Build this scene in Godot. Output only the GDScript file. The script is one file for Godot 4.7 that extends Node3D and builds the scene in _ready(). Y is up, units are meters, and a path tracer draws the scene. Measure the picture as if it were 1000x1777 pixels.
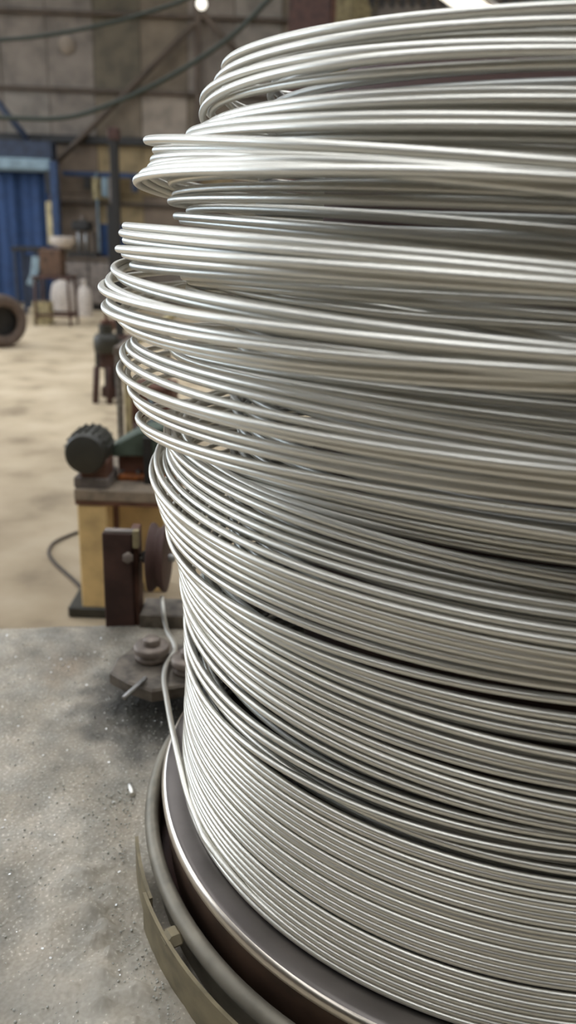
extends Node3D
# Wire works hall: a tall coil of bright aluminium wire on a take-up turntable, seen close, workshop behind.

const EYE := Vector3(0, 1.3, 0)
const FOCAL := 1432.07          # pixels, for a 1000 x 1777 frame
const PITCH := 0.3361
const ROLL := 0.03673
const REACH := 1.1              # metres from the eye to the axis of the coil
const AXIS := Vector3(0.3294, 0, -1.0495)
const WIRE := 0.00405            # wire radius
const SLAB := 0.435             # top of the raised slab

var mats := {}
var tex_cache := {}
var rng := RandomNumberGenerator.new()

# ---------------------------------------------------------------- mesh helpers
class Geo:
	var v := PackedVector3Array()
	var n := PackedVector3Array()
	var ix := PackedInt32Array()
	var colors := PackedColorArray()
	var t := Transform3D()

	func tri_out(a: Vector3, b: Vector3, c: Vector3, na: Vector3, nb: Vector3, nc: Vector3) -> void:
		# corners in any order; wound clockwise as seen from the side the normals point to
		var base := v.size()
		v.append(t * a); v.append(t * b); v.append(t * c)
		n.append((t.basis * na).normalized()); n.append((t.basis * nb).normalized()); n.append((t.basis * nc).normalized())
		if (b - a).cross(c - a).dot(na + nb + nc) > 0.0:
			ix.append(base); ix.append(base + 2); ix.append(base + 1)
		else:
			ix.append(base); ix.append(base + 1); ix.append(base + 2)

	func quad(a: Vector3, b: Vector3, c: Vector3, d: Vector3, na: Vector3, nb: Vector3, nc: Vector3, nd: Vector3) -> void:
		tri_out(a, b, c, na, nb, nc)
		tri_out(a, c, d, na, nc, nd)

	func flat(a: Vector3, b: Vector3, c: Vector3, d: Vector3, outward: Vector3) -> void:
		var nn := (b - a).cross(c - a)
		if nn.length() < 1e-12:
			nn = (c - a).cross(d - a)
		nn = nn.normalized()
		if nn.dot(outward) < 0.0:
			nn = -nn
		quad(a, b, c, d, nn, nn, nn, nn)

	func box(at: Vector3, size: Vector3, bevel := 0.0, basis := Basis()) -> Geo:
		# chamfered box centred on at
		var keep := t
		t = t * Transform3D(basis, at)
		var h := size * 0.5
		var b := minf(bevel, minf(h.x, minf(h.y, h.z)) * 0.9)
		for axis in 3:
			for s in [-1.0, 1.0]:
				var u := (axis + 1) % 3
				var w := (axis + 2) % 3
				var p: Array[Vector3] = []
				for k in [[-1, -1], [1, -1], [1, 1], [-1, 1]]:
					var q := Vector3()
					q[axis] = s * h[axis]; q[u] = k[0] * (h[u] - b); q[w] = k[1] * (h[w] - b)
					p.append(q)
				var o := Vector3(); o[axis] = s
				flat(p[0], p[1], p[2], p[3], o)
		if b > 0.0:
			for axis in 3:                       # edges along axis
				var u := (axis + 1) % 3
				var w := (axis + 2) % 3
				for su in [-1.0, 1.0]:
					for sw in [-1.0, 1.0]:
						var p: Array[Vector3] = []
						for k in [[-1, 0], [1, 0], [1, 1], [-1, 1]]:
							var q := Vector3()
							q[axis] = k[0] * (h[axis] - b)
							q[u] = su * (h[u] - (b if k[1] else 0.0)); q[w] = sw * (h[w] - (0.0 if k[1] else b))
							p.append(q)
						var o := Vector3(); o[u] = su; o[w] = sw
						flat(p[0], p[1], p[2], p[3], o)
			for sx in [-1.0, 1.0]:
				for sy in [-1.0, 1.0]:
					for sz in [-1.0, 1.0]:
						var a := Vector3(sx * h.x, sy * (h.y - b), sz * (h.z - b))
						var c := Vector3(sx * (h.x - b), sy * h.y, sz * (h.z - b))
						var d := Vector3(sx * (h.x - b), sy * (h.y - b), sz * h.z)
						var o := Vector3(sx, sy, sz).normalized()
						tri_out(a, c, d, o, o, o)
		t = keep
		return self

	func lathe(profile: Array, segs := 48, at := Vector3(), basis := Basis(), a0 := 0.0, a1 := TAU, soft := 0.6) -> Geo:
		# profile of Vector2(radius, height), listed so that the outside is on the left going up... normals are set from the direction of travel
		var keep := t
		t = t * Transform3D(basis, at)
		var m := profile.size()
		var nrm: Array = []
		for i in m - 1:
			var d: Vector2 = profile[i + 1] - profile[i]
			nrm.append(Vector2(d.y, -d.x).normalized())
		for i in m - 1:
			var n0: Vector2 = nrm[i]
			var n1: Vector2 = nrm[i]
			if i > 0 and nrm[i - 1].dot(nrm[i]) > soft:
				n0 = (nrm[i - 1] + nrm[i]).normalized()
			if i < m - 2 and nrm[i + 1].dot(nrm[i]) > soft:
				n1 = (nrm[i + 1] + nrm[i]).normalized()
			var p0: Vector2 = profile[i]
			var p1: Vector2 = profile[i + 1]
			for k in segs:
				var f0 := a0 + (a1 - a0) * k / segs
				var f1 := a0 + (a1 - a0) * (k + 1) / segs
				var c0 := Vector3(cos(f0), 0, sin(f0))
				var c1 := Vector3(cos(f1), 0, sin(f1))
				var up := Vector3.UP
				var a := c0 * p0.x + up * p0.y
				var b := c1 * p0.x + up * p0.y
				var c := c1 * p1.x + up * p1.y
				var d := c0 * p1.x + up * p1.y
				var na := c0 * n0.x + up * n0.y
				var nb := c1 * n0.x + up * n0.y
				var nc := c1 * n1.x + up * n1.y
				var nd := c0 * n1.x + up * n1.y
				if p0.x > 1e-6:
					tri_out(a, b, c, na, nb, nc)
				if p1.x > 1e-6:
					tri_out(a, c, d, na, nc, nd)
		if absf(a1 - a0) < TAU - 0.001:       # close the ends of an arc
			var pts := PackedVector2Array(profile)
			var tr := Geometry2D.triangulate_polygon(pts)
			for e in [[a0, -1.0], [a1, 1.0]]:
				var c := Vector3(cos(e[0]), 0, sin(e[0]))
				var o: Vector3 = Vector3(-sin(e[0]), 0, cos(e[0])) * float(e[1])
				for k in range(0, tr.size(), 3):
					tri_out(c * pts[tr[k]].x + Vector3.UP * pts[tr[k]].y, c * pts[tr[k + 1]].x + Vector3.UP * pts[tr[k + 1]].y, c * pts[tr[k + 2]].x + Vector3.UP * pts[tr[k + 2]].y, o, o, o)
		t = keep
		return self

	func cyl(a: Vector3, b: Vector3, r: float, r2 := -1.0, segs := 20, chamfer := 0.08) -> Geo:
		if r2 < 0.0:
			r2 = r
		var d := b - a
		var h := d.length()
		var y := d / h
		var x := y.cross(Vector3.RIGHT if absf(y.x) < 0.9 else Vector3.BACK).normalized()
		var c := minf(chamfer * r, h * 0.4)
		return lathe([Vector2(0, 0), Vector2(r - c, 0), Vector2(r, c), Vector2(r2, h - c), Vector2(r2 - c, h), Vector2(0, h)], segs, a, Basis(x, y, x.cross(y)))

	func tube(path: PackedVector3Array, r: float, sides := 8, closed := false) -> Geo:
		# parallel transport sweep with shared vertices
		var m := path.size()
		var base := v.size()
		var prev := Vector3()
		var nx := Vector3()
		for i in m:
			var d: Vector3
			if closed:
				d = path[(i + 1) % m] - path[(i + m - 1) % m]
			else:
				d = path[mini(i + 1, m - 1)] - path[maxi(i - 1, 0)]
			d = d.normalized()
			if i == 0:
				nx = d.cross(Vector3.UP if absf(d.y) < 0.9 else Vector3.RIGHT).normalized()
			else:
				nx = (nx - d * nx.dot(d)).normalized()
			var ny := d.cross(nx)
			for k in sides:
				var f := TAU * k / sides
				var o := nx * cos(f) + ny * sin(f)
				v.append(t * (path[i] + o * r)); n.append((t.basis * o).normalized())
			prev = d
		for i in (m if closed else m - 1):
			for k in sides:
				var a := base + i * sides + k
				var b := base + i * sides + (k + 1) % sides
				var c := base + ((i + 1) % m) * sides + (k + 1) % sides
				var e := base + ((i + 1) % m) * sides + k
				ix.append(a); ix.append(c); ix.append(b)
				ix.append(a); ix.append(e); ix.append(c)
		if not closed:
			for e in [0, m - 1]:
				var o := (path[1] - path[0]).normalized() * -1.0 if e == 0 else (path[m - 1] - path[m - 2]).normalized()
				for k in sides:
					var p := path[e]
					var q0: Vector3 = t.affine_inverse() * v[base + e * sides + k]
					var q1: Vector3 = t.affine_inverse() * v[base + e * sides + (k + 1) % sides]
					tri_out(p, q0, q1, o, o, o)
		return self

	func prism(poly: PackedVector2Array, y0: float, y1: float, bevel := 0.0) -> Geo:
		# poly in x, z
		var pts := poly
		if Geometry2D.is_polygon_clockwise(pts):
			pts = poly.duplicate(); pts.reverse()
		var top := pts
		if bevel > 0.0:
			var o := Geometry2D.offset_polygon(pts, -bevel)
			if o.size() == 1 and o[0].size() == pts.size():
				var q: PackedVector2Array = o[0]
				var best := 0
				for s in q.size():
					if q[s].distance_to(pts[0]) < q[best].distance_to(pts[0]):
						best = s
				top = PackedVector2Array()
				for s in q.size():
					top.append(q[(s + best) % q.size()])
		var m := pts.size()
		var mid := Vector2()
		for p in pts:
			mid += p / m
		var yb := y1 - (bevel if top != pts else 0.0)
		for i in m:
			var a := pts[i]
			var b := pts[(i + 1) % m]
			var e := (b - a).orthogonal()
			var o := Vector3(e.x, 0, e.y)
			if Geometry2D.is_point_in_polygon((a + b) * 0.5 + e.normalized() * 1e-4, pts):
				o = -o
			flat(Vector3(a.x, y0, a.y), Vector3(b.x, y0, b.y), Vector3(b.x, yb, b.y), Vector3(a.x, yb, a.y), o)
			if top != pts:
				var c := top[(i + 1) % m]
				var d := top[i]
				flat(Vector3(a.x, yb, a.y), Vector3(b.x, yb, b.y), Vector3(c.x, y1, c.y), Vector3(d.x, y1, d.y), o.normalized() + Vector3.UP)
		for lid in [[top, y1, 1.0], [pts, y0, -1.0]]:
			var q: PackedVector2Array = lid[0]
			var tr := Geometry2D.triangulate_polygon(q)
			var o := Vector3(0, lid[2], 0)
			for k in range(0, tr.size(), 3):
				tri_out(Vector3(q[tr[k]].x, lid[1], q[tr[k]].y), Vector3(q[tr[k + 1]].x, lid[1], q[tr[k + 1]].y), Vector3(q[tr[k + 2]].x, lid[1], q[tr[k + 2]].y), o, o, o)
		return self

	func mesh() -> ArrayMesh:
		var arr := []
		arr.resize(Mesh.ARRAY_MAX)
		arr[Mesh.ARRAY_VERTEX] = v
		arr[Mesh.ARRAY_NORMAL] = n
		arr[Mesh.ARRAY_INDEX] = ix
		if colors.size():
			arr[Mesh.ARRAY_COLOR] = colors
		var m := ArrayMesh.new()
		m.add_surface_from_arrays(Mesh.PRIMITIVE_TRIANGLES, arr)
		return m


func g(origin := Vector3()) -> Geo:      # a shape whose coordinates are given in the world and stored relative to origin
	var s := Geo.new()
	s.t = Transform3D(Basis(), -origin)
	return s


func part(called: String, shape: Geo, m: Material, parent: Node3D = self, label := "") -> MeshInstance3D:
	return put(called, shape.mesh(), m, parent, label)


func put(called: String, mesh: Mesh, m: Material, parent: Node3D = self, label := "") -> MeshInstance3D:
	var o := MeshInstance3D.new()
	o.name = fresh(called, parent)
	o.mesh = mesh
	o.material_override = m
	parent.add_child(o, true)
	if label:
		o.set_meta("label", label)
	return o


func fresh(called: String, parent: Node) -> String:
	if not parent.has_node(NodePath(called)):
		return called
	var k := 1
	while parent.has_node(NodePath("%s_%03d" % [called, k])):
		k += 1
	return "%s_%03d" % [called, k]


func thing(called: String, label: String, category: String, at := Vector3(), group := "") -> Node3D:
	var o := Node3D.new()
	o.name = fresh(called, self)
	o.position = at
	add_child(o, true)
	tag(o, label, category, group)
	return o


func tag(o: Node, label: String, category: String, group := "") -> void:
	o.set_meta("label", label)
	o.set_meta("category", category)
	if group:
		o.set_meta("group", group)


func structure(o: Node, label: String) -> void:
	o.set_meta("kind", "structure")
	o.set_meta("label", label)


# a point of the hall on the sight line of photo pixel (x, y), depth metres in front of the eye along -z
func at(x: float, y: float, depth: float) -> Vector3:
	var cp := cos(PITCH); var sp := sin(PITCH)
	var right := Vector3(1, 0, 0); var up := Vector3(0, cp, -sp); var fwd := Vector3(0, -sp, -cp)
	var r2 := right * cos(ROLL) + up * sin(ROLL)
	var u2 := -right * sin(ROLL) + up * cos(ROLL)
	var d := r2 * ((x - 500.0) / FOCAL) - u2 * ((y - 888.5) / FOCAL) + fwd
	return EYE + d * (depth / -d.z)


# an upright block whose front face fills the pixels x0..x1, y0..y1 at that depth
func block(s: Geo, x0: float, y0: float, x1: float, y1: float, depth: float, thick: float, bevel := 0.004) -> Geo:
	var c := at((x0 + x1) * 0.5, (y0 + y1) * 0.5, depth)
	var w := at(x1, (y0 + y1) * 0.5, depth).x - at(x0, (y0 + y1) * 0.5, depth).x
	var h := at((x0 + x1) * 0.5, y0, depth).y - at((x0 + x1) * 0.5, y1, depth).y
	return s.box(c - Vector3(0, 0, thick * 0.5), Vector3(w, h, thick), bevel)


# the same, but standing on the height y_base instead of ending at a pixel
func block_on(s: Geo, x0: float, y0: float, x1: float, y_base: float, depth: float, thick: float, bevel := 0.004) -> Geo:
	var a := at(x0, y0, depth)
	var b := at(x1, y0, depth)
	var top := (a.y + b.y) * 0.5
	return s.box(Vector3((a.x + b.x) * 0.5, (top + y_base) * 0.5, -depth - thick * 0.5), Vector3(b.x - a.x, top - y_base, thick), bevel)


# ---------------------------------------------------------------- materials
func noise_tex(key: String, colors: Array, freq: float, octaves := 4, kind := FastNoiseLite.TYPE_SIMPLEX_SMOOTH, size := 512) -> Texture2D:
	if tex_cache.has(key):
		return tex_cache[key]
	var f := FastNoiseLite.new()
	f.noise_type = kind
	f.seed = key.hash() % 10000
	f.frequency = freq
	f.fractal_octaves = octaves
	var im: Image = f.get_seamless_image(size, size)
	im.convert(Image.FORMAT_RGB8)
	var ramp := Gradient.new()
	var offs := PackedFloat32Array()
	var cols := PackedColorArray()
	for c in colors:
		offs.append(c[0]); cols.append(c[1])
	ramp.offsets = offs
	ramp.colors = cols
	var lut: Array[Color] = []
	for i in 256:
		lut.append(ramp.sample(i / 255.0))
	var data := im.get_data()
	for i in range(0, data.size(), 3):
		var c: Color = lut[data[i]]
		data[i] = c.r8; data[i + 1] = c.g8; data[i + 2] = c.b8
	var res := Image.create_from_data(size, size, false, Image.FORMAT_RGB8, data)
	var t := ImageTexture.create_from_image(res)
	tex_cache[key] = t
	return t


func mat(key: String, color: Color, rough := 0.6, metal := 0.0, vary := 0.0, scale := 3.0, bump := 0.0) -> StandardMaterial3D:
	if mats.has(key):
		return mats[key]
	var m := StandardMaterial3D.new()
	m.albedo_color = color
	m.roughness = rough
	m.metallic = metal
	if vary > 0.0:
		m.albedo_texture = noise_tex("tone%d" % int(vary * 100), [[0.15, Color.WHITE * (1.0 - vary)], [0.5, Color.WHITE * (1.0 - vary * 0.35)], [0.85, Color.WHITE]], 0.012, 5)
		m.uv1_triplanar = true
		m.uv1_world_triplanar = true
		m.uv1_scale = Vector3.ONE * scale
	if bump > 0.0:
		m.heightmap_enabled = true
		m.heightmap_texture = noise_tex("relief", [[0.1, Color.BLACK], [0.9, Color.WHITE]], 0.03, 4)
		m.heightmap_scale = bump
		m.uv1_triplanar = true
		m.uv1_world_triplanar = true
		m.uv1_scale = Vector3.ONE * scale
	mats[key] = m
	return m


# ---------------------------------------------------------------- the scene
func _ready() -> void:
	rng.seed = 7
	camera_and_light()
	make_materials()
	hall()
	back_wall()
	slab()
	turntable()
	coil()
	guard()
	guide_block()
	roller_bracket()
	machine_line()
	far_corner()
	hanging()
	scraps()


func camera_and_light() -> void:
	var cam := Camera3D.new()
	cam.name = "camera"
	var cp := cos(PITCH); var sp := sin(PITCH)
	var right := Vector3(1, 0, 0); var up := Vector3(0, cp, -sp); var fwd := Vector3(0, -sp, -cp)
	var r2 := right * cos(ROLL) + up * sin(ROLL)
	var u2 := -right * sin(ROLL) + up * cos(ROLL)
	cam.transform = Transform3D(Basis(r2, u2, -fwd), EYE)
	var ph := CameraAttributesPhysical.new()
	ph.frustum_focal_length = 19.34
	ph.exposure_aperture = 2.7
	ph.frustum_focus_distance = 0.92
	ph.frustum_near = 0.05
	ph.frustum_far = 200.0
	cam.attributes = ph
	cam.keep_aspect = Camera3D.KEEP_HEIGHT
	add_child(cam)
	cam.fov = rad_to_deg(2.0 * atan(888.5 / FOCAL))
	cam.near = 0.05
	cam.far = 200.0
	cam.current = true

	var env := Environment.new()
	env.background_mode = Environment.BG_SKY
	var sky := Sky.new()
	var sm := ProceduralSkyMaterial.new()      # a bright, thinly clouded day
	sm.sky_top_color = Color(0.97, 0.985, 1.0)
	sm.sky_horizon_color = Color(0.82, 0.91, 1.0)
	sm.sky_energy_multiplier = 4.5
	sm.ground_bottom_color = Color(0.55, 0.52, 0.48)
	sm.ground_horizon_color = Color(0.75, 0.74, 0.72)
	sm.ground_energy_multiplier = 1.5
	sky.sky_material = sm
	env.sky = sky
	env.ambient_light_source = Environment.AMBIENT_SOURCE_SKY
	env.tonemap_mode = Environment.TONE_MAPPER_LINEAR
	env.tonemap_exposure = 0.172
	env.sdfgi_enabled = true
	env.ssao_enabled = true
	env.ssil_enabled = true
	var we := WorldEnvironment.new()
	we.name = "world"
	we.environment = env
	add_child(we)


func make_materials() -> void:
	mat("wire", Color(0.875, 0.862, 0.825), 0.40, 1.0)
	mat("wire_shaded", Color(0.74, 0.74, 0.72), 0.45, 1.0)  # same wire as the outer turns, darkened for the shade in the gaps
	mat("flange", Color(0.44, 0.415, 0.40), 0.33, 0.9, 0.15, 1.5)
	mat("polished", Color(0.84, 0.80, 0.745), 0.28, 1.0)
	mat("skirt", Color(0.38, 0.29, 0.23), 0.5, 0.5, 0.35, 2.0)
	mat("hoop", Color(0.56, 0.53, 0.47), 0.5, 0.4, 0.25, 3.0)
	mat("band", Color(0.56, 0.51, 0.40), 0.6, 0.2, 0.3, 3.0)
	mat("rust", Color(0.44, 0.30, 0.24), 0.7, 0.2, 0.3, 1.5)
	mat("dark_rust", Color(0.32, 0.22, 0.19), 0.65, 0.2, 0.25, 1.5)
	mat("iron", Color(0.47, 0.43, 0.385), 0.55, 0.4, 0.35, 4.0)
	mat("iron_worn", Color(0.53, 0.48, 0.44), 0.45, 0.5, 0.25, 4.0)
	mat("steel", Color(0.62, 0.61, 0.60), 0.4, 0.9, 0.3, 5.0)
	mat("black", Color(0.15, 0.14, 0.13), 0.6, 0.1, 0.2, 2.0)
	mat("yellow_paint", Color(0.83, 0.71, 0.49), 0.6, 0.0, 0.18, 1.2)
	mat("green_paint", Color(0.21, 0.20, 0.165), 0.5, 0.1, 0.25, 1.5)
	mat("green_hood", Color(0.31, 0.36, 0.31), 0.5, 0.1, 0.25, 1.5)
	mat("orange", Color(0.66, 0.38, 0.17), 0.6, 0.1, 0.4, 6.0)
	mat("plank", Color(0.56, 0.50, 0.43), 0.8, 0.0, 0.25, 2.0)
	mat("rubber", Color(0.40, 0.34, 0.30), 0.85, 0.0, 0.25, 2.0)
	mat("cable", Color(0.16, 0.19, 0.16), 0.6)
	mat("cord", Color(0.28, 0.24, 0.20), 0.7)
	mat("blue", Color(0.12, 0.225, 0.38), 0.8, 0.0, 0.15, 0.8)
	mat("blue_dark", Color(0.16, 0.20, 0.28), 0.6, 0.1, 0.2, 1.2)
	mat("blue_steel", Color(0.17, 0.25, 0.38), 0.5, 0.2, 0.2, 1.2)
	mat("pale_blue", Color(0.50, 0.58, 0.62), 0.6, 0.0, 0.2, 1.0)
	mat("sack", Color(0.82, 0.78, 0.74), 0.85, 0.0, 0.2, 3.0)
	mat("box", Color(0.40, 0.30, 0.23), 0.8, 0.0, 0.3, 2.0)
	mat("cream", Color(0.72, 0.66, 0.50), 0.7, 0.0, 0.3, 1.5)
	mat("cabinet", Color(0.52, 0.48, 0.45), 0.7, 0.0, 0.3, 1.5)
	for k in 5:
		mat("sheet%d" % k, [Color(0.47, 0.43, 0.39), Color(0.36, 0.325, 0.26), Color(0.56, 0.51, 0.455), Color(0.43, 0.38, 0.315), Color(0.51, 0.475, 0.435)][k], 0.75, 0.0, 0.2, 0.4)
	mat("ochre_sheet", Color(0.58, 0.50, 0.36), 0.75, 0.0, 0.2, 0.4)
	mat("brown_sheet", Color(0.47, 0.405, 0.34), 0.75, 0.0, 0.2, 0.4)
	mat("girt", Color(0.33, 0.28, 0.235), 0.7, 0.1, 0.2, 0.6)
	mat("wall", Color(0.50, 0.47, 0.43), 0.85, 0.0, 0.25, 0.5)
	mat("dark_wall", Color(0.34, 0.31, 0.28), 0.85, 0.0, 0.2, 0.5)
	mat("roof", Color(0.42, 0.41, 0.40), 0.8, 0.0, 0.3, 0.5)
	# far floor: dusty pale concrete
	var fl := mat("floor", Color(1, 1, 1), 0.75)
	fl.albedo_texture = noise_tex("floor_tone", [[0.05, Color(0.58, 0.515, 0.42)], [0.35, Color(0.715, 0.645, 0.535)], [0.6, Color(0.76, 0.69, 0.58)], [0.9, Color(0.80, 0.735, 0.63)]], 0.012, 6)
	fl.uv1_triplanar = true; fl.uv1_world_triplanar = true; fl.uv1_scale = Vector3.ONE * 0.33
	# raised slab: grey concrete under metal dust
	var sl := mat("slab", Color(1, 1, 1), 0.62)
	sl.albedo_texture = slab_tex()
	sl.uv1_triplanar = true; sl.uv1_world_triplanar = true; sl.uv1_scale = Vector3.ONE * 0.62
	sl.heightmap_enabled = true
	sl.heightmap_texture = noise_tex("grit", [[0.2, Color.BLACK], [0.55, Color(0.35, 0.35, 0.35)], [0.9, Color.WHITE]], 0.12, 4, FastNoiseLite.TYPE_SIMPLEX, 1024)
	sl.heightmap_scale = 0.12
	var fk := mat("flake", Color(0.88, 0.87, 0.85), 0.3, 1.0)
	fk.metallic_specular = 0.6
	mat("stone", Color(0.70, 0.69, 0.65), 0.85, 0.0)
	var glow := mat("lamp_glow", Color(1, 0.99, 0.95), 0.5)
	glow.emission_enabled = true
	glow.emission = Color(1, 0.98, 0.92)
	glow.emission_energy_multiplier = 9.0


func slab_tex() -> Texture2D:
	var size := 1024
	var imgs: Array = []
	for k in 3:
		var f := FastNoiseLite.new()
		f.seed = 40 + k
		f.noise_type = FastNoiseLite.TYPE_SIMPLEX_SMOOTH if k < 2 else FastNoiseLite.TYPE_SIMPLEX
		f.frequency = [0.0045, 0.02, 0.2][k]
		f.fractal_octaves = [4, 4, 2][k]
		var im: Image = f.get_seamless_image(size, size)
		im.convert(Image.FORMAT_L8)
		imgs.append(im.get_data())
	var data := PackedByteArray()
	data.resize(size * size * 3)
	var a: PackedByteArray = imgs[0]
	var b: PackedByteArray = imgs[1]
	var c: PackedByteArray = imgs[2]
	for i in size * size:
		var big := a[i] / 255.0
		var mid := b[i] / 255.0
		var fine := c[i] / 255.0
		var val := 0.63 + 0.10 * (big - 0.3) + 0.12 * (mid - 0.5) + 0.10 * (fine - 0.5)
		if fine > 0.86:
			val += 0.18
		var warm := 0.03 * (mid - 0.3)
		data[i * 3] = int(clampf(val + 0.03 + warm, 0.0, 1.0) * 255)
		data[i * 3 + 1] = int(clampf(val + 0.002, 0.0, 1.0) * 255)
		data[i * 3 + 2] = int(clampf(val - 0.05 - warm, 0.0, 1.0) * 255)
	return ImageTexture.create_from_image(Image.create_from_data(size, size, false, Image.FORMAT_RGB8, data))


# ---------------------------------------------------------------- the hall
func hall() -> void:
	var fg := g().box(Vector3(-6, -0.155, -4), Vector3(44, 0.3, 40), 0.0)
	for q in fg.v:
		fg.colors.append(Color.WHITE)
	var f := FastNoiseLite.new()
	f.seed = 21
	f.frequency = 0.9
	f.fractal_octaves = 4
	var nx := 90
	var nz := 90
	var base := fg.v.size()
	for j in nz + 1:                          # paler in the middle, darker towards the machines and along the wall
		for i in nx + 1:
			var x := lerpf(-8.0, 8.0, float(i) / nx)
			var z := lerpf(-13.5, 1.5, float(j) / nz)
			var tone_drop := smoothstep(-6.5, -2.6, z + 0.5 * f.get_noise_2d(x, z)) * 0.55 + (1.0 - smoothstep(-13.0, -9.5, z + 0.8 * f.get_noise_2d(x + 20.0, z))) * 0.35
			fg.v.append(Vector3(x, 0.0, z)); fg.n.append(Vector3.UP)
			fg.colors.append(Color.WHITE.lerp(Color(0.36, 0.33, 0.29), clampf(tone_drop + 0.12 * f.get_noise_2d(x * 2.0, z * 2.0), 0.0, 1.0)))
	for j in nz:
		for i in nx:
			var q := base + j * (nx + 1) + i
			fg.ix.append_array([q, q + 1, q + nx + 2, q, q + nx + 2, q + nx + 1])
	mats.floor.vertex_color_use_as_albedo = true
	var o := part("floor", fg, mats.floor)
	structure(o, "pale dusty concrete floor of the hall")
	var s := g()
	# left wall with a row of open windows
	s.box(Vector3(-8.1, 3.0, -13.1), Vector3(0.2, 6.0, 0.8))
	s.box(Vector3(-8.1, 3.0, 2.6), Vector3(0.2, 6.0, 8.8))
	s.box(Vector3(-8.1, 5.5, -7.25), Vector3(0.2, 1.0, 10.9))
	s.box(Vector3(-8.1, 0.6, -7.25), Vector3(0.2, 1.2, 10.9))
	for k in 3:
		s.box(Vector3(-8.1, 3.1, -12.7 + 2.72 * (k + 1)), Vector3(0.2, 3.9, 0.2))
	structure(part("wall_left", s, mats.wall), "left wall of the hall with a row of tall open windows")
	structure(part("wall_right", g().box(Vector3(8.1, 3.0, -3.25), Vector3(0.2, 6.0, 20.5)), mats.wall), "right wall of the hall")
	s = g()
	s.box(Vector3(0, 3.0, 7.1), Vector3(16.4, 6.0, 0.2))
	structure(part("wall_front", s, mats.dark_wall), "wall of the hall behind the viewer")
	# roof: sheets between open strips of skylight
	s = g()
	var edges := [[-8.2, -5.4], [-4.3, -1.8], [-0.7, 1.8], [2.9, 5.2], [6.3, 8.2]]
	for e in edges:
		s.box(Vector3((e[0] + e[1]) * 0.5, 6.1, -3.25), Vector3(e[1] - e[0], 0.2, 20.9))
	for e in [[-5.4, -4.3], [-1.8, -0.7], [1.8, 2.9], [5.2, 6.3]]:
		for z in [[-13.7, -12.0], [4.0, 7.2]]:
			s.box(Vector3((e[0] + e[1]) * 0.5, 6.1, (z[0] + z[1]) * 0.5), Vector3(e[1] - e[0], 0.2, z[1] - z[0]))
	structure(part("ceiling", s, mats.roof), "sheet roof of the hall with long skylight strips")


func back_wall() -> void:
	var root := Node3D.new()
	root.name = "wall_back"
	add_child(root, true)
	structure(root, "old back wall of brown and grey sheets on steel rails")
	part("backing", g().box(Vector3(0, 3.0, -13.6), Vector3(16.4, 6.0, 0.2)), mats.girt, root)
	var pitch := at(163, 100, 13.485).x - at(82, 100, 13.485).x
	var rows := [[0.02, 0.98], [0.98, 1.62], [1.62, at(100, 241, 13.485).y], [at(100, 241, 13.485).y, at(100, 154, 13.485).y], [at(100, 154, 13.485).y, at(100, 20, 13.485).y], [at(100, 20, 13.485).y, 5.2]]
	for c in 13:
		var x0 := at(82, 100, 13.485).x + (c - 2) * pitch
		for r in rows.size():
			var y0: float = rows[r][0]
			var y1: float = rows[r][1]
			var m := "sheet%d" % [1, 0, 3, 1, 0, 2, 4, 3][(c * 5 + r * 3 + (c * r) % 4) % 8]
			if r >= 3:
				m = ["sheet0", "sheet0", "sheet0", "sheet1", "sheet3", "sheet0", "sheet4", "sheet3", "sheet1"][c % 9]
			if r == 3:
				m = ["sheet0", "sheet4", "sheet0", "sheet3", "sheet2", "sheet3", "sheet0"][c % 7]
			if r == 2:
				m = "ochre_sheet" if c in [3, 4, 5] else "brown_sheet"
			if r == 1:
				m = "brown_sheet" if c % 3 else "ochre_sheet"
			var d := rng.randf_range(-0.004, 0.004)
			part("sheet", g().box(Vector3(x0 + pitch * 0.5, (y0 + y1) * 0.5, -13.485 + d), Vector3(pitch - 0.012, y1 - y0 - 0.012, 0.02), 0.004), mats[m], root)
	# rails, post and braces
	for r in [[20, 0.05], [154, 0.05], [350, 0.05]]:
		var p := at(100, r[0], 13.4)
		part("rail", g().box(Vector3(-0.3, p.y, -13.44), Vector3(10.4, r[1], 0.07), 0.008), mats.girt, root)
	part("rail", g().box(Vector3(-0.3, at(100, 241, 13.4).y, -13.42), Vector3(10.4, 0.11, 0.1), 0.01), mats.black, root)
	part("post", block(g(), 338, -60, 348, 520, 13.38, 0.06), mats.girt, root)
	part("brace", g().cyl(at(338, 42, 13.3), at(88, 292, 13.3), 0.045, -1, 8), mats.girt, root)
	part("brace", g().cyl(at(352, 24, 13.3), at(425, 105, 13.3), 0.04, -1, 8), mats.girt, root)
	part("brace", g().cyl(at(-14, 165, 13.2), at(48, 242, 13.2), 0.05, -1, 8), mats.blue_dark, root)
	# pale cover plate on the wall
	part("cover_plate", g().cyl(at(116, 78, 13.47), at(116, 78, 13.42), 0.12, -1, 20), mats.sheet2, root)


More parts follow.
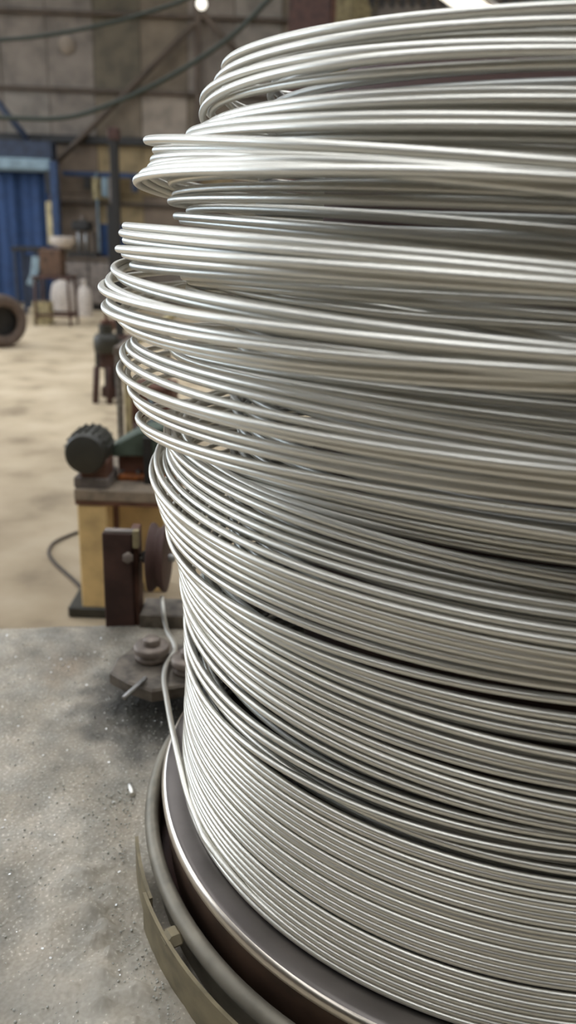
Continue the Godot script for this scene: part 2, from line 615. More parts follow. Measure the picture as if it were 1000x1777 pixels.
func slab() -> void:
	var root := Node3D.new()
	root.name = "floor_slab"
	add_child(root, true)
	structure(root, "raised grey concrete slab strewn with metal dust")
	var z_of := func(x: float) -> float: return -1.635 - 0.146 * (x + 0.63)
	part("slab_body", g().prism(PackedVector2Array([Vector2(-3.0, z_of.call(-3.0)), Vector2(3.0, z_of.call(3.0)), Vector2(3.0, 1.6), Vector2(-3.0, 1.6)]), 0.0, SLAB - 0.006, 0.0), mats.slab, root)
	# worn top, uneven and gritty
	var f := FastNoiseLite.new()
	f.seed = 5
	f.frequency = 9.0
	f.fractal_octaves = 4
	var f2 := FastNoiseLite.new()
	f2.seed = 9
	f2.frequency = 55.0
	f2.fractal_octaves = 3
	var nx := 170
	var nz := 190
	var s := g()
	var heights := PackedVector3Array()
	var tints := PackedColorArray()
	for j in nz + 1:
		for i in nx + 1:
			var x := lerpf(-1.15, 0.55, float(i) / nx)
			var z := lerpf(z_of.call(x) + 0.002, -0.25, pow(float(j) / nz, 1.0))
			var y := SLAB + 0.0025 * f.get_noise_2d(x, z) + 0.0012 * f2.get_noise_2d(x, z)
			var ring := Vector2(x - AXIS.x, z - AXIS.z).length()
			var near := clampf(1.0 - absf(ring - 0.60) / 0.075, 0.0, 1.0) * clampf((z + 1.05) / 0.15, 0.0, 1.0)
			y += near * (0.004 + 0.022 * maxf(0.0, f2.get_noise_2d(x * 0.55 + 3.0, z * 0.55)) + 0.005 * f2.get_noise_2d(x * 2.2, z * 2.2))
			if z < z_of.call(x) + 0.012:
				y -= 0.004
			heights.append(Vector3(x, y, z))
			# old grease round the wire guide and bracket, shade under the guide plate painted in, pale dust in the open
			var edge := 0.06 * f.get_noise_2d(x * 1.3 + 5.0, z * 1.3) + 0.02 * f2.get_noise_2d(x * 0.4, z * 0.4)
			var grease_shade := 1.0 - smoothstep(0.10, 0.26, Vector2((x + 0.21) * 1.1, (z + 1.37) * 0.9).length() + edge)
			grease_shade = maxf(grease_shade, 0.55 * (1.0 - smoothstep(0.0, 0.22, absf(x + 0.42 + edge * 2.0))) * (1.0 - smoothstep(0.02, 0.30, z + 1.62 + edge)))
			grease_shade = maxf(grease_shade, 0.35 * (1.0 - smoothstep(0.05, 0.35, Vector2(x + 0.42, (z + 0.55) * 0.8).length() + edge)))
			var dust := 0.5 + 0.5 * f.get_noise_2d(x * 0.6 + 9.0, z * 0.6 + 2.0)
			var c := Color(0.72, 0.71, 0.69).lerp(Color(1.0, 1.0, 1.0), smoothstep(0.3, 0.7, dust))
			c = c.lerp(Color(0.06, 0.06, 0.055), grease_shade * 0.95)
			var rusty := 0.5 * (1.0 - smoothstep(0.0, 0.07, Vector2(x + 0.44, (z + 1.47) * 0.7).length() + edge * 0.5))
			c = c.lerp(c * Color(1.0, 0.80, 0.62), rusty)
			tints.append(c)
	var w := nx + 1
	s.v = heights
	for j in nz + 1:
		for i in w:
			var l := heights[j * w + maxi(i - 1, 0)]
			var r := heights[j * w + mini(i + 1, nx)]
			var u := heights[maxi(j - 1, 0) * w + i]
			var d := heights[mini(j + 1, nz) * w + i]
			s.n.append((d - u).cross(r - l).normalized())
	for j in nz:
		for i in nx:
			var a := j * w + i
			s.ix.append_array([a, a + 1, a + w + 1, a, a + w + 1, a + w])
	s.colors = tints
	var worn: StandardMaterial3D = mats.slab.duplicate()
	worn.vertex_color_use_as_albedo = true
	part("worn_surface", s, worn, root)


# ---------------------------------------------------------------- the coil and its turntable
func turntable() -> void:
	var o := thing("turntable", "round dark steel turntable plate with a worn shiny rim under the wire coil", "turntable", Vector3(AXIS.x, SLAB, AXIS.z))
	var y := 1.3 - SLAB            # heights below are given from the eye
	part("flange", Geo.new().lathe([Vector2(0.4945, y - 0.7475), Vector2(0.490, y - 0.7450), Vector2(0.44, y - 0.7405), Vector2(0.30, y - 0.7405)], 160), mats.flange, o)
	part("worn_rim", Geo.new().lathe([Vector2(0.4995, y - 0.7600), Vector2(0.5000, y - 0.7555), Vector2(0.4985, y - 0.7515), Vector2(0.4960, y - 0.7485), Vector2(0.4940, y - 0.7473)], 160), mats.polished, o, "bright worn rim of the plate")
	part("skirt", Geo.new().lathe([Vector2(0.47, y - 0.86), Vector2(0.488, y - 0.85), Vector2(0.494, y - 0.80), Vector2(0.4985, y - 0.760)], 160), mats.skirt, o)
	part("core", Geo.new().lathe([Vector2(0.30, y - 0.7405), Vector2(0.30, y + 0.145), Vector2(0.28, y + 0.165), Vector2(0.0, y + 0.165)], 64), mats.dark_rust, o)


# turns of wire: radius, height above the eye, slope along x and z, shift along x and z, all in units of REACH / 10000
func turn_table() -> Array:
	return [
		[3805, 1503, 119, -394, 3, -1], [3878, 1201, -216, 78, -2, -2], [3807, 1048, -430, 269, 0, -2], [4011, 875, -596, 414, -6, -1],
		[4017, 747, -574, 684, -6, -2], [3932, 1004, -64, -13, 1, -1], [3993, 650, -453, 376, -3, -1], [4064, 729, -204, 78, -2, -1],
		[4031, 415, -729, 606, -4, -2], [4162, 679, -316, -147, -6, 0], [4181, 717, -115, -289, -6, 0], [4092, 545, -221, -43, -2, 0],
		[4060, 502, -422, -185, -1, 0], [4553, 544, -493, -543, -17, 3], [4494, 575, -223, -563, -16, 3], [4578, -153, -1138, 605, -20, 2],
		[4584, 13, -712, 420, -20, 3], [4330, 259, -198, 108, -9, 1], [4290, 78, -344, 270, -8, 1], [4336, 93, -179, 96, -6, 1],
		[4155, -209, -694, 375, -1, -1], [4280, -153, -440, 60, -4, 1], [4230, -244, -577, 77, -1, 0], [4783, -387, -632, 236, -25, 5],
		[4787, -314, -365, 80, -23, 5], [4783, -319, -213, 139, -23, 5], [4823, -552, -437, 508, -25, 5], [4812, -359, -36, 121, -24, 5],
		[4715, -441, 83, 320, -20, 4], [4162, -632, -89, 538, -49, 8], [4139, -840, -508, 717, 2, 0], [4135, -1315, -1404, 1266, 9, -2],
		[4137, -399, 192, -407, 5, -1], [4141, -1040, -834, 583, -1, 1], [4871, -619, -323, -132, -29, 5], [4862, -628, -245, -173, -28, 5],
		[5015, -653, 10, 12, -34, 7], [4944, -571, -12, -316, -33, 5], [4995, -799, 127, 148, -28, 8], [4945, -780, 46, 67, -34, 5],
		[4851, -570, 743, -314, -30, 4], [4815, -707, 588, -192, -27, 4], [4182, -1580, -446, 1130, -93, 13], [4160, -1501, -435, 720, -43, 6],
		[4202, -1571, -505, 828, -137, 21], [4729, -1530, -612, 582, -17, 5], [4778, -1587, -636, 539, -18, 6], [4839, -1434, -212, 192, -21, 7],
		[4874, -1532, -30, 411, -24, 6], [4803, -1661, -166, 481, -19, 6], [4781, -1768, -70, 572, -12, 8], [4729, -1883, -85, 643, -11, 7],
		[4708, -2322, -424, 1320, -10, 7], [4663, -2580, -820, 1494, -13, 5], [4155, -2758, -762, 1588, -26, 7], [4158, -2677, -503, 1308, -34, 7],
		[4155, -2248, -175, 80, -78, 10], [4199, -2575, -826, 472, -175, 27], [4207, -2437, -588, 21, -196, 29], [4183, -2543, -424, 132, -192, 26],
		[4394, -2518, -171, 93, 1, 5], [4437, -2579, -77, 149, 2, 6], [4526, -2541, -54, -119, -2, 7], [4568, -2715, -121, 119, 6, 10],
		[4541, -2736, -143, -68, -3, 7], [4526, -2803, -99, -62, -7, 5], [4515, -2891, -64, -11, -8, 5], [4476, -2995, 25, 66, -12, 3],
		[4414, -3096, 134, 65, -25, -2], [4356, -3270, 256, 173, -34, -6], [4337, -3390, 52, 53, -12, 0], [4331, -3451, -57, -46, -5, 3],
		[4304, -3562, -26, -29, -7, 2], [4329, -3695, -292, -71, 33, 15], [4311, -3784, -304, -157, 28, 13], [4297, -3875, -250, -105, 26, 12],
		[4264, -3973, -177, -118, 12, 7], [4263, -4081, -277, -174, 25, 11], [4282, -4184, -397, -162, 51, 20], [4269, -4274, -336, -145, 44, 17],
		[4241, -4377, -214, -134, 21, 9], [4199, -4551, 104, 45, -19, -5], [4190, -4668, 157, 98, -23, -6], [4158, -4762, -25, -372, 10, 4],
		[4183, -4833, 315, 237, -33, -9],
		[4507, 336, -520, -180, -29, 4], [4534, 90, -840, 220, -32, 4], [4540, -30, -930, 470, -35, 5],
	]


const STEPS := 72

# a turn as [inner?, radius at STEPS azimuths, height at STEPS azimuths], from a row of the table
func turn_path(q: Array, inner: bool) -> Array:
	var k := REACH * 1e-4
	var rad := PackedFloat32Array()
	var hgt := PackedFloat32Array()
	for i in STEPS:
		var c := cos(TAU * i / STEPS)
		var s := sin(TAU * i / STEPS)
		rad.append(k * (q[0] + q[4] * c + q[5] * s))
		hgt.append(k * (q[1] + 1e-4 * q[0] * (q[2] * c + q[3] * s)))
	return [inner, rad, hgt]


# wires cannot pass through one another: nudge touching turns apart, mostly in and out
func settle(turns: Array, rounds: int) -> void:
	var near: Array = []
	for i in turns.size():
		var l := PackedInt32Array()
		for j in range(i + 1, turns.size()):
			var close := 1.0
			for k in range(0, STEPS, 6):
				close = minf(close, absf(turns[i][2][k] - turns[j][2][k]))
			if close < 0.014:
				l.append(j)
		near.append(l)
	var home := []
	for t in turns:
		var m := 0.0
		for k in STEPS:
			m += t[1][k] / STEPS
		home.append(m)
	var gap := WIRE * 2.0
	for step in rounds:
		for i in turns.size():
			var ri: PackedFloat32Array = turns[i][1]
			var hi: PackedFloat32Array = turns[i][2]
			for j in near[i]:
				var rj: PackedFloat32Array = turns[j][1]
				var hj: PackedFloat32Array = turns[j][2]
				var wi := 0.5
				if turns[i][0] != turns[j][0]:
					wi = 1.0 if turns[i][0] else 0.0
				for k in STEPS:
					var dh := hi[k] - hj[k]
					if absf(dh) >= gap:
						continue
					var dr := ri[k] - rj[k]
					if dr * dr + dh * dh >= gap * gap:
						continue
					if absf(dr) < 0.0008:
						dr = 0.0008 if home[i] > home[j] else -0.0008
					var want := sqrt(gap * gap - dh * dh)
					var push := (want - absf(dr)) * 0.5 * signf(dr)
					ri[k] += push * wi
					rj[k] -= push * (1.0 - wi)
					var lift := signf(dh) * (gap - absf(dh)) * 0.06
					hi[k] += lift * wi
					hj[k] -= lift * (1.0 - wi)
				turns[j][1] = rj
				turns[j][2] = hj
			turns[i][1] = ri
			turns[i][2] = hi
		for t in turns:                  # wire is stiff
			var r: PackedFloat32Array = t[1]
			var h: PackedFloat32Array = t[2]
			var r2 := r.duplicate()
			var h2 := h.duplicate()
			for k in STEPS:
				r2[k] = r[k] * 0.5 + 0.25 * (r[(k + 1) % STEPS] + r[(k + STEPS - 1) % STEPS])
				h2[k] = h[k] * 0.5 + 0.25 * (h[(k + 1) % STEPS] + h[(k + STEPS - 1) % STEPS])
			t[1] = r2
			t[2] = h2


func ring_mesh(turn: Array, segs := 180, sides := 12) -> ArrayMesh:
	var s := Geo.new()
	for i in segs:
		var a := TAU * i / segs
		var u := float(i) * STEPS / segs
		var b := int(u)
		var f := u - b
		var rad := cubic_interpolate(turn[1][b % STEPS], turn[1][(b + 1) % STEPS], turn[1][(b + STEPS - 1) % STEPS], turn[1][(b + 2) % STEPS], f)
		var hgt := cubic_interpolate(turn[2][b % STEPS], turn[2][(b + 1) % STEPS], turn[2][(b + STEPS - 1) % STEPS], turn[2][(b + 2) % STEPS], f)
		var o := Vector3(cos(a), 0, sin(a))
		var c := o * rad + Vector3.UP * hgt
		for j in sides:
			var nn := o * cos(TAU * j / sides) + Vector3.UP * sin(TAU * j / sides)
			s.v.append(c + nn * WIRE); s.n.append(nn)
	for i in segs:
		for j in sides:
			var a := i * sides + j
			var b := i * sides + (j + 1) % sides
			var c := ((i + 1) % segs) * sides + (j + 1) % sides
			var d := ((i + 1) % segs) * sides + j
			s.ix.append_array([a, c, b, a, d, c])
	return s.mesh()


func coil() -> void:
	var o := thing("wire_coil", "tall loosely wound coil of bright aluminium wire on the round turntable", "wire coil", Vector3(AXIS.x, SLAB, AXIS.z))
	var lift := (1.3 - SLAB) / REACH * 1e4
	var turns: Array = []
	for q in turn_table():
		var w: Array = q.duplicate()
		w[1] += lift
		turns.append(turn_path(w, false))
	# inner layer seen through the gaps
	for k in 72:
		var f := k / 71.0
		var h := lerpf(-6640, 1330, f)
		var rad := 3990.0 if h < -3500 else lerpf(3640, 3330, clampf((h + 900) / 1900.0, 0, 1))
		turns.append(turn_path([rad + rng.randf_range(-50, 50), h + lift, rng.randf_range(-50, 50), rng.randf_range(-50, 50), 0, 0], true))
	settle(turns, 22)
	# tight lower turns down to the plate
	var lower := [5012, 5079, 5152, 5236, 5310, 5368, 5438, 5522, 5580, 5645, 5705, 5787, 5859, 5927, 5990, 6058, 6150, 6232, 6305, 6385, 6460, 6534, 6605, 6676]
	for k in lower.size():
		var h: float = lower[k]
		var f := (h - 5000.0) / 1680.0
		var w := [lerpf(4178, 4248, f) + [0, -3, 3, -1, 6, -3, 1][k % 7] + rng.randf_range(-1.5, 1.5), -h + lift, rng.randf_range(-40, 40) * (1.0 - f), rng.randf_range(-50, 30) * (1.0 - f), 0, 0]
		turns.append(turn_path(w, false))
	for t in turns:
		put("inner_turn" if t[0] else "wire_turn", ring_mesh(t), mats.wire_shaded if t[0] else mats.wire, o)
	# the end of the wire running up to the guide rollers
	var pts := [at(281, 1036, 1.66), at(284, 1066, 1.62), at(290, 1094, 1.53), at(301, 1114, 1.46), at(304, 1128, 1.42), at(296, 1140, 1.385), at(288, 1156, 1.335), at(285, 1180, 1.265), at(290, 1215, 1.165), at(299, 1265, 1.05), at(311, 1320, 0.965), at(326, 1378, 0.90), at(346, 1430, 0.852)]
	var a0 := angle_of(pts[pts.size() - 1])
	var a1 := angle_of(at(700, 1728, 0.68))
	for k in 10:                         # and lies down among the lowest turns
		var f := (k + 1) / 10.0
		var a := lerp_angle(a0, a1, f)
		pts.append(AXIS + Vector3(cos(a), 0, sin(a)) * REACH * lerpf(0.4330, 0.4225, pow(f, 0.7)) + Vector3.UP * (1.3 - REACH * lerpf(0.6480, 0.6640, f)))
	var path := smooth(pts, 8)
	var s := Geo.new()
	s.t = Transform3D(Basis(), -o.position)
	s.tube(path, WIRE * 1.12, 12)
	part("wire_tail", s, mats.wire, o, "single strand leading from the coil up to the guide rollers")


func smooth(pts: Array, steps: int) -> PackedVector3Array:
	var r := PackedVector3Array()
	for i in pts.size() - 1:
		var p0: Vector3 = pts[maxi(i - 1, 0)]
		var p1: Vector3 = pts[i]
		var p2: Vector3 = pts[i + 1]
		var p3: Vector3 = pts[mini(i + 2, pts.size() - 1)]
		for k in steps:
			var t := float(k) / steps
			r.append(p1.cubic_interpolate(p2, p0, p3, t))
	r.append(pts[pts.size() - 1])
	return r


func angle_of(p: Vector3) -> float:
	return atan2(p.z - AXIS.z, p.x - AXIS.x)


func guard() -> void:
	var y := 1.3 - SLAB
	var o := thing("guard_ring", "two dull steel hoops standing on the slab around the turntable", "guard ring", Vector3(AXIS.x, SLAB, AXIS.z))
	part("hoop", Geo.new().lathe([Vector2(0.505, y - 0.863), Vector2(0.511, y - 0.863), Vector2(0.511, y - 0.815), Vector2(0.5235, y - 0.809), Vector2(0.5245, y - 0.802), Vector2(0.5205, y - 0.795), Vector2(0.514, y - 0.791), Vector2(0.508, y - 0.792), Vector2(0.505, y - 0.797), Vector2(0.505, y - 0.863)], 160), mats.hoop, o, "thick inner hoop")
	part("trough", Geo.new().lathe([Vector2(0.508, y - 0.863), Vector2(0.508, y - 0.858), Vector2(0.46, y - 0.858)], 96), mats.dark_rust, o)
	var joint := angle_of(at(262, 1556, 0.83))
	var span := PI * 0.9
	# thin outer band in two lengths that overlap
	part("band", Geo.new().lathe([Vector2(0.5340, y - 0.866), Vector2(0.5385, y - 0.866), Vector2(0.5385, y - 0.808), Vector2(0.5340, y - 0.808), Vector2(0.5340, y - 0.866)], 90, Vector3(), Basis(), joint - 0.02, angle_of(at(245, 1436, 0.93))), mats.band, o, "rear length of the thin outer band")
	part("band", Geo.new().lathe([Vector2(0.5395, y - 0.868), Vector2(0.5440, y - 0.868), Vector2(0.5440, y - 0.806), Vector2(0.5395, y - 0.806), Vector2(0.5395, y - 0.868)], 90, Vector3(), Basis(), joint - span, joint), mats.band, o, "front length of the thin outer band")
	var wj := angle_of(at(316, 1640, 0.77))
	var w := Vector3(cos(wj), 0, sin(wj)) * 0.5315
	part("weld", Geo.new().box(w + Vector3(0, y - 0.811, 0), Vector3(0.026, 0.018, 0.030), 0.008, Basis(Vector3.UP, -wj)), mats.band, o)
	for k in 3:
		var a := wj - 0.9 * (k + 1)
		var c := Vector3(cos(a), 0, sin(a)) * 0.5315
		part("weld", Geo.new().box(c + Vector3(0, y - 0.815, 0), Vector3(0.022, 0.02, 0.016), 0.005, Basis(Vector3.UP, -a)), mats.band, o)


# ---------------------------------------------------------------- machinery near the coil
func guide_block() -> void:
	var c := at(256, 1165, 1.43)
	var o := thing("guide_block", "cast iron wire guide with two small grooved rollers beside the coil", "wire guide", Vector3(c.x, SLAB, c.z))
	var top := at(262, 1196, 1.285).y
	# outline of the plate at its own height, read from its corners
	var poly := PackedVector2Array()
	for p in [[190, 1166], [203, 1141], [232, 1120], [300, 1112], [352, 1132], [352, 1180], [320, 1189], [263, 1198], [222, 1184]]:
		var a := at(p[0], p[1], 1.0) - EYE
		var q := EYE + a * ((top - 1.3) / a.y)
		poly.append(Vector2(q.x - o.position.x, q.z - o.position.z))
	var s := Geo.new()
	s.prism(poly, top - SLAB - 0.024, top - SLAB, 0.004)
	part("base_plate", s, mats.iron, o)
	var foot := Geo.new()
	foot.box(Vector3(0.03, (top - SLAB - 0.024) * 0.5, -0.02), Vector3(0.07, top - SLAB - 0.024, 0.07), 0.004)
	part("pedestal", foot, mats.dark_rust, o)
	for p in [[264, 1139, 1.0, 0.0], [329, 1160, 1.0, 0.0]]:
		var a := at(p[0], p[1], 1.0) - EYE
		var q := EYE + a * ((top + 0.004 - 1.3) / a.y)
		var b := Vector3(q.x, top - SLAB + SLAB, q.z) - o.position
		var r := 0.0345
		var roll := part("roller", Geo.new().lathe([Vector2(0.012, 0), Vector2(r * 0.86, 0), Vector2(r * 0.93, 0.003), Vector2(r * 0.93, 0.009), Vector2(r * 0.80, 0.0125), Vector2(r * 0.80, 0.0145), Vector2(r, 0.018), Vector2(r, 0.026), Vector2(r * 0.88, 0.0305), Vector2(r * 0.48, 0.0315), Vector2(0, 0.0315)], 40, b), mats.iron_worn, o)
		part("bolt_head", Geo.new().lathe([Vector2(r * 0.48, 0.0315), Vector2(r * 0.48, 0.041), Vector2(r * 0.40, 0.044), Vector2(0, 0.044)], 24, b), mats.iron_worn, roll)
	var q0 := at(240, 1190, 1.29)
	var q1 := at(215, 1212, 1.25)
	var pin := Geo.new()
	pin.t = Transform3D(Basis(), -o.position)
	part("set_screw", pin.cyl(q0 + Vector3(0.01, 0.004, -0.02), q1, 0.0048, -1, 10), mats.steel, o)


func roller_bracket() -> void:
	var base := at(210, 1085, 1.64)
	var o := thing("roller_bracket", "dark brown steel bracket plate holding a big grooved pulley behind the coil", "bracket", Vector3(base.x, SLAB, base.z))
	var og := g(o.position)
	part("plate", block(og, 180, 928, 231, 1092, 1.66, 0.016, 0.002), mats.dark_rust, o)
	part("edge_flange", block(g(o.position), 226, 924, 241, 1092, 1.672, 0.05, 0.002), mats.rust, o)
	part("top_edge", block(g(o.position), 180, 922, 238, 928, 1.662, 0.02, 0.001), mats.cabinet, o, "pale bare top edge")
	part("corner_tab", block(g(o.position), 230, 922, 240, 952, 1.656, 0.016, 0.001), mats.cream, o, "pale bare corner")
	part("nut", g(o.position).cyl(at(222, 968, 1.668), at(222, 968, 1.640), 0.013, -1, 6), mats.iron_worn, o)
	part("foot", block(g(o.position), 242, 1068, 330, 1098, 1.655, 0.09, 0.003), mats.iron, o)
	var c := at(245, 966, 1.69)
	var y := c.y
	part("shaft", g(o.position).cyl(Vector3(c.x - 0.032, y, c.z), Vector3(c.x + 0.075, y, c.z), 0.009, -1, 20), mats.steel, o)
	part("collar", g(o.position).cyl(Vector3(c.x - 0.030, y, c.z), Vector3(c.x - 0.008, y, c.z), 0.018, -1, 20), mats.iron, o)
	part("collar", g(o.position).cyl(Vector3(c.x + 0.004, y, c.z), Vector3(c.x + 0.02, y, c.z), 0.014, -1, 20), mats.black, o)
	var r := 0.077
	var pr := [Vector2(0.0, 0), Vector2(r * 0.8, 0), Vector2(r, 0.004), Vector2(r, 0.010), Vector2(r * 0.86, 0.019), Vector2(r * 0.86, 0.025), Vector2(r, 0.034), Vector2(r, 0.040), Vector2(r * 0.8, 0.044), Vector2(0, 0.044)]
	part("pulley", g(o.position).lathe(pr, 56, Vector3(c.x + 0.018, y, c.z), Basis(Vector3(0, 1, 0), Vector3(1, 0, 0), Vector3(0, 0, -1))), mats.dark_rust, o)


func machine_line() -> void:
	# yellow machine stand
	var d := 2.55
	var b := at(160, 1070, d)
	var o := thing("machine_stand", "pale yellow steel machine stand with a rusty edged top plate", "machine stand", Vector3(b.x, 0, b.z - 0.1))
	part("column", block_on(g(o.position), 133, 876, 184, 0.03, d, 0.12, 0.006), mats.yellow_paint, o)
	part("rear_column", block_on(g(o.position), 200, 866, 285, 0.0, d + 0.22, 0.10, 0.006), mats.yellow_paint, o)
	part("cross_bar", block(g(o.position), 184, 876, 204, 1030, d + 0.1, 0.05, 0.003), mats.rust, o)
	part("top_plate", block(g(o.position), 128, 852, 300, 872, d - 0.01, 0.42, 0.004), mats.plank, o)
	part("plate_lip", block(g(o.position), 130, 871, 300, 879, d - 0.005, 0.40, 0.002), mats.rust, o)
	part("foot", g(o.position).box(Vector3(b.x + 0.03, 0.02, b.z - 0.14), Vector3(0.22, 0.04, 0.3), 0.005), mats.green_paint, o)
	var top := at(200, 850.5, d).y
	# motor
	var m0 := at(157, 778, d + 0.06)
	o = thing("motor", "round dark green motor on the corner of the yellow machine stand", "motor", Vector3(m0.x, top, m0.z))
	var r := 0.066
	var s := g(o.position)
	s.lathe([Vector2(0, -0.10), Vector2(r * 0.6, -0.10), Vector2(r * 0.95, -0.075), Vector2(r, -0.05), Vector2(r, 0.07), Vector2(r * 0.93, 0.085), Vector2(r * 0.5, 0.095), Vector2(0, 0.095)], 36, m0, Basis(Vector3(1, 0, 0), Vector3(0, 0, 1), Vector3(0, -1, 0)))
	part("housing", s, mats.green_paint, o)
	for k in 9:
		var a := PI * 0.08 + k * PI * 0.105
		var dv := Vector3(cos(a), sin(a), 0)
		part("cooling_rib", g(o.position).box(m0 + dv * (r + 0.002), Vector3(0.012, 0.005, 0.11), 0.001, Basis(Vector3.BACK, a)), mats.green_paint, o)
	part("neck", block(g(o.position), 138, 800, 186, 832, d + 0.01, 0.10, 0.006), mats.rust, o)
	part("mount", block_on(g(o.position), 127, 830, 188, top + 0.001, d + 0.005, 0.15, 0.004), mats.cabinet, o)
	# hooded drive unit
	var h0 := at(228, 800, d + 0.15)
	o = thing("drive_unit", "green hooded drive unit with a rusty red body and orange base on the stand", "machine", Vector3(h0.x, top, h0.z))
	s = g(o.position)
	var hood := PackedVector2Array()
	for p in [[190, 790], [190, 778], [212, 764], [240, 748], [300, 736], [300, 790]]:
		var q := at(p[0], p[1], d + 0.12)
		hood.append(Vector2(q.x, -q.y))
	s.t = Transform3D(Basis(Vector3(1, 0, 0), Vector3(0, 0, 1), Vector3(0, -1, 0)), -o.position)
	s.prism(hood, h0.z - 0.08, h0.z + 0.05, 0.005)
	part("hood", s, mats.green_hood, o)
	part("body", block(g(o.position), 205, 786, 300, 834, d + 0.13, 0.10, 0.005), mats.rust, o)
	part("base", block_on(g(o.position), 204, 826, 300, top + 0.001, d + 0.1, 0.14, 0.004), mats.orange, o)
	part("guard_plate", block_on(g(o.position), 248, 760, 262, top + 0.001, d + 0.07, 0.02, 0.002), mats.black, o)
	for x in [212, 240]:
		part("bolt", g(o.position).cyl(at(x, 826, d + 0.125), at(x, 816, d + 0.125), 0.007, -1, 12), mats.steel, o)
	# rails running back along the line
	var back := thing("rail_frame", "two grey steel rails on posts running back behind the motor", "rail frame", Vector3(at(210, 760, 4.0).x, 0, -4.0))
	for p in [[204, 214, "steel"], [220, 226, "cream"]]:
		part("upright", g(back.position).box(Vector3(at((p[0] + p[1]) * 0.5, 720, 3.6).x, 0.38, -3.6), Vector3(0.025, 0.76, 0.03), 0.003), mats[p[2]], back)
	part("rail", g(back.position).box(Vector3(at(209, 660, 3.6).x, 0.76, -4.3), Vector3(0.03, 0.035, 1.5), 0.003), mats.iron_worn, back)
	part("rail", g(back.position).box(Vector3(at(223, 660, 3.6).x, 0.77, -4.3), Vector3(0.03, 0.035, 1.5), 0.003), mats.cream, back)
	part("upright", g(back.position).box(Vector3(at(209, 660, 3.6).x, 0.38, -5.0), Vector3(0.03, 0.76, 0.03), 0.003), mats.iron_worn, back)
	part("upright", block(g(back.position), 261, 690, 268, 1000, 3.3, 0.02, 0.003), mats.pale_blue, back, "pale thin upright")
	part("gear_case", block(g(back.position), 224, 670, 300, 742, 3.9, 0.2, 0.01), mats.rust, back)
	part("gear_case", block(g(back.position), 226, 742, 300, 800, 3.8, 0.2, 0.01), mats.dark_rust, back)
	# pedestal machine
	var e := 6.0
	o = thing("pedestal_press", "small dark pedestal machine with a rusty head on thin legs", "machine", Vector3(at(188, 690, e).x, 0, -e))
	s = g(o.position)
	s.lathe([Vector2(0, 0), Vector2(0.075, 0), Vector2(0.09, 0.02), Vector2(0.09, 0.10), Vector2(0.075, 0.13), Vector2(0.05, 0.14), Vector2(0.05, 0.2), Vector2(0, 0.2)], 28, at(185, 612, e))
	part("head", s, mats.green_paint, o)
	part("body", block(g(o.position), 164, 592, 207, 640, e + 0.02, 0.12, 0.012), mats.green_paint, o)
	part("column", block(g(o.position), 181, 636, 199, 692, e + 0.03, 0.08, 0.008), mats.black, o)
	part("cap", block(g(o.position), 174, 556, 197, 575, e, 0.08, 0.008), mats.rust, o)
	part("spindle", g(o.position).cyl(at(186, 560, e), at(182, 530, e), 0.012, -1, 12), mats.rust, o)
	part("neck", block(g(o.position), 172, 608, 200, 640, e, 0.10, 0.008), mats.dark_rust, o)
	part("arm", block(g(o.position), 198, 590, 225, 606, e, 0.06, 0.006), mats.black, o)
	for p in [[168, 640, 166, 700], [190, 640, 190, 690], [205, 640, 207, 700]]:
		var f1 := at(p[2], p[3], e)
		part("leg", g(o.position).cyl(at(p[0], p[1] - 4, e), Vector3(f1.x, 0, -e), 0.024, -1, 10), mats.dark_rust, o)
	part("foot_plate", block(g(o.position), 176, 672, 204, 690, e, 0.12, 0.004), mats.dark_rust, o)
	# cable lying on the floor
	var pts: Array = []
	for p in [[150, 918], [118, 930], [94, 942], [85, 958], [94, 975], [112, 992], [132, 1010], [150, 1030]]:
		var a := at(p[0], p[1], 1.0) - EYE
		pts.append(EYE + a * ((0.008 - 1.3) / a.y))
	tag(part("floor_cable", g().tube(smooth(pts, 8), 0.007, 8), mats.cord), "dark cable looping over the pale floor beside the yellow machine stand", "cable")


# ---------------------------------------------------------------- the far corner of the hall
func on_floor(x: float, y: float, h := 0.0) -> Vector3:
	var a := at(x, y, 1.0) - EYE
	return EYE + a * ((h - 1.3) / a.y)


